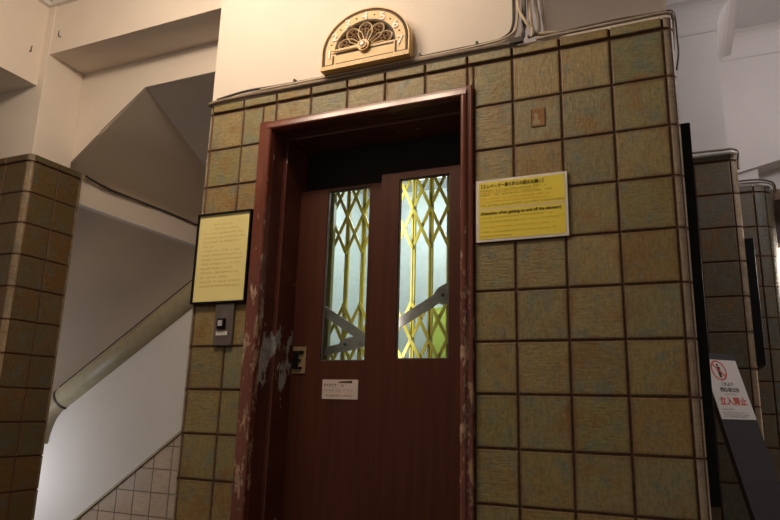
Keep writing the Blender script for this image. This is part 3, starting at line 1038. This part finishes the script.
# ================================================================== NOTICES
# yellow bilingual notice right of the door
NX0, NX1, NZ0, NZ1 = -0.136, 0.181, 1.999, 2.225
nt_ = thing('notice_sheet', 'bright yellow laminated notice with black print right of the elevator door', 'notice', (0.02, 0.0, NZ0))
boxes('sheet', M_WPAPER, [(NX0, NX1, -0.0035, 0.0035, NZ0, NZ1)], nt_)
boxes('yellow_field', M_YPAPER, [(NX0 + 0.010, NX1 - 0.009, -0.0045, -0.0034, 2.121, NZ1 - 0.009)], nt_)
boxes('yellow_field', M_YPAPER, [(NX0 + 0.010, NX1 - 0.009, -0.0045, -0.0034, NZ0 + 0.009, 2.112)], nt_)
boxes('divider', plain('pale_yellow_band', (0.80, 0.66, 0.32), 0.55), [(NX0 + 0.010, NX1 - 0.009, -0.0041, -0.0033, 2.112, 2.121)], nt_)
ux, uz = (1, 0, 0), (0, 0, 1)
text_obj('heading', '【エレベーター乗り降りの際のお願い】', 0.0160, M_INK, (NX0 + 0.020, -0.0046, 2.195), ux, uz, nt_, bold=0.0002, width=0.218)
text_obj('heading', '(Attention when getting on and off the elevator)', 0.0150, M_INK, (NX0 + 0.017, -0.0046, 2.096), ux, uz, nt_, bold=0.0003, width=0.278)
rnd = random.Random(11)
for mat, rows in ((M_OINK, [(2.181, 0.235, 0), (2.165, 0.250, 0), (2.1265, 0.285, 0), (2.082, 0.25, 1), (2.066, 0.285, 1), (2.030, 0.26, 1), (2.015, 0.11, 1)]),
                  (M_RINK, [(2.173, 0.20, 0), (2.151, 0.250, 0), (2.139, 0.24, 0), (2.048, 0.26, 1)])):
    for z, ln, lat in rows:
        bm = bmesh.new()
        glyph_line(bm, (NX0 + 0.016, -0.0046, z), ux, uz, ln, 0.0070 if not lat else 0.0060, rnd, 0.9, bool(lat))
        link('print_line', bm, mat, nt_)

# framed yellow notice left of the door
FX = (-1.371, -1.095, 1.829, 2.219)
fn = thing('framed_notice', 'pale yellow notice in a thin black frame left of the elevator door', 'notice', (-1.233, 0.0, 1.829))
bw = 0.007
boxes('frame', M_BLACK, [(FX[0], FX[0] + bw, -0.014, 0.004, FX[2], FX[3]), (FX[1] - bw, FX[1], -0.014, 0.004, FX[2], FX[3]),
                         (FX[0] + bw, FX[1] - bw, -0.014, 0.004, FX[2], FX[2] + bw), (FX[0] + bw, FX[1] - bw, -0.014, 0.004, FX[3] - bw, FX[3])], fn)
boxes('sheet', M_YPAPER2, [(FX[0] + bw, FX[1] - bw, -0.006, 0.003, FX[2] + bw, FX[3] - bw)], fn)
rnd = random.Random(5)
z = FX[3] - 0.055
i = 0
while z > FX[2] + 0.05:
    ln = [0.10, 0.12, 0.20, 0.21, 0.18, 0.05, 0.20, 0.20, 0.21, 0.20, 0.16, 0.19, 0.14, 0.20, 0.20, 0.12][i % 16]
    bm = bmesh.new()
    glyph_line(bm, (FX[0] + 0.035 + (0.05 if i < 2 else 0), -0.0063, z), ux, uz, ln, 0.0085, rnd, 0.9)
    link('print_line', bm, M_FINK, fn)
    z -= 0.019
    i += 1

# call button plate under it
cb = thing('call_button_panel', 'grey metal call button plate under the framed yellow notice', 'call button', (-1.193, 0.0, 1.654))
boxes('plate', M_STEEL, [(-1.240, -1.148, -0.008, 0.006, 1.655, 1.826)], cb, bev=0.002)
boxes('button', M_BLACK, [(-1.219, -1.181, -0.020, -0.008, 1.722, 1.764)], cb, bev=0.002)
bb = boxes('button_face', M_PIPE, [(-1.211, -1.190, -0.023, -0.020, 1.733, 1.756)], cb)
boxes('name_strip', M_WPAPER, [(-1.226, -1.171, -0.0105, -0.008, 1.696, 1.713)], cb)

# small square emblem set in a tile
et = thing('tile_emblem', 'small rust-brown square emblem set in a wall tile above the yellow notice', 'emblem', (0.088, 0.0, 2.404))
boxes('plaque', M_EMB, [(0.064, 0.113, 0.0045, 0.0075, 2.405, 2.472)], et)
bm = bmesh.new()
prism(bm, [(0.069, 2.413), (0.095, 2.413), (0.096, 2.424), (0.087, 2.436), (0.090, 2.447), (0.082, 2.458), (0.073, 2.452), (0.076, 2.438), (0.069, 2.428)], 'y', 0.0038, 0.0050)
link('figure', bm, M_EMBL, et)
boxes('border', M_SEAM, [(0.064, 0.113, 0.0038, 0.0047, 2.405, 2.4075), (0.064, 0.0665, 0.0038, 0.0047, 2.4075, 2.472), (0.1105, 0.113, 0.0038, 0.0047, 2.4075, 2.472)], et)

# ================================================================== BLACK BOARDS ON THE SIDE WALLS
o = boxes('wall_board', M_BLACK, [(XR + 0.0315, XR + 0.061, 0.06, 0.62, 1.173, 2.367)], bev=0.002)
tag(o, 'tall black board on the side of the elevator wall, its edge facing out', 'board')
o = boxes('wall_board', M_BLACK, [(0.8215, 0.862, 1.395, 1.85, 1.672, 2.292)], bev=0.002)
tag(o, 'shorter black board on the side of the second tiled pier', 'board')

# ================================================================== NO-ENTRY STAND
sb, sL = math.radians(42.907), math.radians(18.06)
hv = Vector((math.cos(sb), math.sin(sb), 0))
uv_ = Vector((-math.sin(sb) * math.sin(sL), math.cos(sb) * math.sin(sL), math.cos(sL)))
nv = hv.cross(uv_).normalized()
sc = 0.867
PC = Vector((0.4839, -2.1336, 1.42)) + sc * (Vector((0.697, 1.423, 1.562)) - Vector((0.4839, -2.1336, 1.42)))
ln_down = PC.z / uv_.z
foot = PC - uv_ * ln_down
st = thing('sign_stand', 'dark grey leaning sign stand with a white no-entry sheet beside the elevator corner', 'sign stand', foot)
PW, PH = 0.105 * sc, 0.1485 * sc


def slab(name, mat, u0, u1, v0, v1, n0, n1, parent):
    bm = bmesh.new()
    vs = [bm.verts.new(PC + hv * a + uv_ * b + nv * c) for a in (u0, u1) for b in (v0, v1) for c in (n0, n1)]
    for f in [(0, 1, 3, 2), (4, 6, 7, 5), (0, 4, 5, 1), (2, 3, 7, 6), (0, 2, 6, 4), (1, 5, 7, 3)]:
        bm.faces.new([vs[i] for i in f])
    return link(name, bm, mat, parent)


slab('board', M_POST, -PW - 0.002, PW + 0.002, -ln_down + 0.012, PH + 0.030, -0.022, -0.002, st)
slab('base', M_POST, -PW - 0.05, PW + 0.05, -ln_down + 0.0, -ln_down + 0.012, -0.02, 0.02, st)
pap = slab('sheet', M_WPAPER, -PW, PW, -PH, PH, -0.002, 0.0005, st)


def on(u, v): return PC + hv * u + uv_ * v + nv * 0.0008


def flat(bm, poly, lift=0.0):
    bm.faces.new([bm.verts.new(on(*p) + nv * lift) for p in poly])


bm = bmesh.new()
cc_ = (-0.020, PH - 0.048)
q = []
for i in range(33):
    a = 2 * math.pi * i / 32
    q.append((bm.verts.new(on(cc_[0] + 0.033 * math.cos(a), cc_[1] + 0.038 * math.sin(a))), bm.verts.new(on(cc_[0] + 0.040 * math.cos(a), cc_[1] + 0.045 * math.sin(a)))))
for a, b in zip(q, q[1:]):
    bm.faces.new((a[0], a[1], b[1], b[0]))
flat(bm, [(cc_[0] - 0.028, cc_[1] + 0.024), (cc_[0] - 0.023, cc_[1] + 0.030), (cc_[0] + 0.028, cc_[1] - 0.024), (cc_[0] + 0.023, cc_[1] - 0.030)], 0.0006)
link('ring_symbol', bm, M_RED, st)
bm = bmesh.new()
flat(bm, [(cc_[0] + 0.006 * math.cos(t), cc_[1] + 0.024 + 0.006 * math.sin(t)) for t in [k * math.pi / 6 for k in range(12)]], 0.0003)
flat(bm, [(cc_[0] - 0.010, cc_[1] + 0.016), (cc_[0] - 0.009, cc_[1] - 0.004), (cc_[0] - 0.006, cc_[1] - 0.032), (cc_[0] + 0.006, cc_[1] - 0.032), (cc_[0] + 0.009, cc_[1] - 0.004), (cc_[0] + 0.010, cc_[1] + 0.016)], 0.0003)
o = link('figure_symbol', bm, M_INK, st)
M_GINK = plain('grey_ink', (0.16, 0.14, 0.14), 0.6)
text_obj('lettering', 'これより', 0.018, M_GINK, on(-0.030, 0.014), hv, uv_, st, width=0.060, bold=0.0003)
text_obj('lettering', '関係者以外', 0.021, M_GINK, on(-0.046, -0.012), hv, uv_, st, width=0.100, bold=0.0005)
text_obj('lettering', '立入禁止', 0.036, M_RED, on(-0.070, -0.066), hv, uv_, st, width=0.142, bold=0.0008)
rnd = random.Random(9)
for v_, l_ in ((-0.026, 0.06), (-0.090, 0.07), (-0.104, 0.13), (-0.113, 0.13), (-0.121, 0.12)):
    bm = bmesh.new()
    glyph_line(bm, on(-0.075 if v_ < -0.05 else -0.03, v_), hv, uv_, l_, 0.0058, rnd, 0.9)
    link('print_line', bm, M_GINK, st)

# ================================================================== CABLES AND PIPES
def cable(name, label, pts, r, mat, cat='cable', group=None, clips=None, k=6):
    t = thing(name, label, cat, pts[0], group)
    bm = bmesh.new()
    tube(bm, catmull(pts, k), r, 8)
    link('sheath' if cat == 'cable' else 'pipe', bm, mat, t, smooth=True)
    for c in clips or []:
        b = r + 0.003
        boxes('clip', M_CABD, [(c[0] - 0.004, c[0] + 0.004, c[1] - b, c[1] + b, c[2] - b, c[2] + b * 1.6)], t)
    return t


zt = ZCAP
xlL = XL - 0.016
cable('conduit_cable', 'thick grey-brown cable along the tile top, left of the upright bundle', [(xlL - 0.004, 0.10, zt + 0.004), (xlL - 0.004, 0.02, zt + 0.006), (xlL + 0.012, -0.004, zt + 0.008), (-1.2, -0.006, zt + 0.012), (-0.8, -0.006, zt + 0.008), (-0.35, -0.006, zt + 0.013), (-0.06, -0.006, zt + 0.010), (0.015, -0.004, zt + 0.010), (0.045, -0.002, zt + 0.06), (0.048, -0.002, zt + 0.20), (0.04, -0.002, ZC - 0.002)], 0.0085, M_CABG, k=5)
cable('thin_cable', 'thin dark clipped cable above the elevator door curving up at the bundle', [(xlL + 0.04, -0.003, zt + 0.022), (-1.18, -0.003, zt + 0.036), (-1.0, -0.003, zt + 0.030), (-0.7, -0.003, zt + 0.026), (-0.3, -0.003, zt + 0.030), (-0.10, -0.003, zt + 0.030), (-0.03, -0.003, zt + 0.038), (0.005, -0.003, zt + 0.075), (0.010, -0.003, zt + 0.18), (0.006, -0.003, zt + 0.4), (0.004, -0.003, ZC - 0.002)], 0.0055, M_CABD,
      clips=[(-0.93, -0.003, zt + 0.029), (-0.62, -0.003, zt + 0.027), (-0.36, -0.003, zt + 0.029), (-0.13, -0.003, zt + 0.030)])
cable('thin_cable', 'thin cream cable between the two dark cables above the elevator door', [(-1.1, -0.010, zt + 0.024), (-0.8, -0.009, zt + 0.022), (-0.4, -0.009, zt + 0.022), (-0.1, -0.010, zt + 0.024), (0.0, -0.012, zt + 0.040), (0.026, -0.012, zt + 0.10), (0.024, -0.012, zt + 0.3), (0.022, -0.010, ZC - 0.002)], 0.0045, M_CABW)
cable('bundle_cable', 'pale thick cable in the upright bundle dropping behind the tile top', [(0.066, 0.012, ZC - 0.002), (0.064, 0.010, zt + 0.3), (0.070, 0.000, zt + 0.12), (0.078, -0.003, zt + 0.05), (0.098, 0.000, zt + 0.028), (0.16, 0.014, zt + 0.027)], 0.008, M_CABW)
cable('bundle_cable', 'brown cable of the upright bundle looping out to the right', [(0.082, 0.020, ZC - 0.002), (0.084, 0.018, zt + 0.25), (0.098, 0.008, zt + 0.10), (0.100, 0.0, zt + 0.035), (0.085, -0.004, zt + 0.026), (0.06, -0.006, zt + 0.020)], 0.007, M_CABG)
cable('bundle_cable', 'dark thin cable crossing the foot of the upright bundle', [(0.054, 0.0, ZC - 0.002), (0.056, -0.012, zt + 0.2), (0.044, -0.014, zt + 0.09), (0.050, -0.012, zt + 0.03), (0.035, -0.010, zt + 0.008), (0.02, -0.010, zt + 0.004)], 0.0038, M_CABD)
boxes('clamp', M_CABD, [(-0.004, 0.045, -0.018, -0.001, zt + 0.002, zt + 0.022)], bpy.data.objects['conduit_cable'])
cable('bundle_cable', 'grey-brown cable at the right edge of the upright bundle', [(0.100, 0.028, ZC - 0.002), (0.103, 0.026, zt + 0.3), (0.112, 0.022, zt + 0.12), (0.120, 0.018, zt + 0.06), (0.118, 0.014, zt + 0.026)], 0.006, M_CABG)
cable('bundle_cable', 'pale slack cable hanging between the upright bundle cables', [(0.030, 0.012, ZC - 0.002), (0.034, 0.000, zt + 0.35), (0.030, -0.018, zt + 0.16), (0.060, -0.020, zt + 0.07), (0.080, -0.016, zt + 0.04), (0.075, -0.014, zt + 0.012)], 0.006, M_CABW)
cable('ledge_cable', 'dusty tan cable on the tile top right of the upright bundle', [(0.09, -0.004, zt + 0.006), (0.2, -0.005, zt + 0.006), (0.4, -0.005, zt + 0.007), (0.50, -0.004, zt + 0.008), (XR + 0.022, 0.004, zt + 0.008), (XR + 0.034, 0.03, zt + 0.006), (XR + 0.034, 0.25, zt + 0.006)], 0.0058, plain('dusty_tan_cable', (0.40, 0.34, 0.27), 0.55, var=0.15))
cable('ledge_cable', 'brown cable above the dusty tan cable on the right tile top', [(0.09, 0.010, zt + 0.014), (0.2, 0.006, zt + 0.022), (0.36, 0.006, zt + 0.026), (0.50, 0.008, zt + 0.022), (XR + 0.030, 0.016, zt + 0.024), (XR + 0.042, 0.04, zt + 0.010), (XR + 0.044, 0.05, zt - 0.06), (XR + 0.044, 0.05, zt - 0.12), (XR + 0.034, 0.05, zt - 0.18)], 0.0035, M_CABG)
cable('stair_cable', 'dark cable sagging along the landing beam in the stairwell', [(-2.65, 0.455, 2.72), (-2.69, 0.52, 2.728), (-2.69, 0.66, 2.715), (-2.69, 0.85, 2.712), (-2.69, 1.1, 2.714), (-2.69, 1.3, 2.713), (-2.69, 1.55, 2.708), (-2.69, 1.9, 2.715), (-2.69, 2.58, 2.715)], 0.0075, M_CABD)
cable('stair_cable', 'thin second cable drooping below the dark one on the landing beam', [(-2.688, 0.47, 2.716), (-2.688, 0.58, 2.700), (-2.688, 0.72, 2.694), (-2.688, 0.85, 2.703), (-2.688, 1.0, 2.702)], 0.004, M_CABG)
cable('conduit_pipe', 'pale metal pipe along the top of the second tiled pier', [(0.2, 1.33, zt - 0.012), (0.60, 1.33, zt - 0.012), (0.77, 1.33, zt - 0.010), (0.800, 1.334, zt - 0.010), (0.820, 1.35, zt - 0.012)], 0.010, M_PIPE, 'pipe')
cable('pier_cable', 'brown cable on top of the second tiled pier above the pale pipe', [(0.2, 1.345, zt + 0.010), (0.6, 1.345, zt + 0.014), (0.76, 1.345, zt + 0.012), (0.80, 1.345, zt + 0.012), (0.828, 1.37, zt + 0.004), (0.829, 1.40, zt - 0.03), (0.828, 1.40, zt - 0.08)], 0.006, M_CABG)
cable('pier_cable', 'pale cable curving round the top of the farthest rounded pier', [(0.80, 1.908, zt + 0.008), (0.94, 1.908, zt + 0.008), (1.00, 1.922, zt + 0.006), (1.045, 1.965, zt + 0.0), (1.060, 2.03, zt - 0.02), (1.06, 2.06, zt - 0.06)], 0.005, M_CABG)
cable('pier_cable', 'dark cable curving round the farthest rounded pier above the pale one', [(0.80, 1.915, zt + 0.024), (0.94, 1.915, zt + 0.026), (1.005, 1.93, zt + 0.022), (1.055, 1.975, zt + 0.010), (1.068, 2.05, zt - 0.02)], 0.005, M_CABD)

# hooks in the plaster of beam and lintel
for lab, p, dx in (('small wire hook in the beam face at upper left', (-2.725, 0.036, 3.321), (1, 0, 0)), ('small wire hook in the lintel face at upper left', (-2.60, 0.12, 3.43), (0, -1, 0))):
    b_ = Vector(dx)
    bm = bmesh.new()
    P0 = Vector(p)
    sd = Vector((0, -1, 0)) if dx[0] else Vector((1, 0, 0))
    tube(bm, [P0 - b_ * 0.004, P0 + b_ * 0.016, P0 + b_ * 0.022 + sd * 0.008 + Vector((0, 0, 0.012)), P0 + b_ * 0.020 + sd * 0.002 + Vector((0, 0, 0.028))], 0.0028, 6)
    tag(link('wall_hook', bm, M_CABD), lab, 'hook')
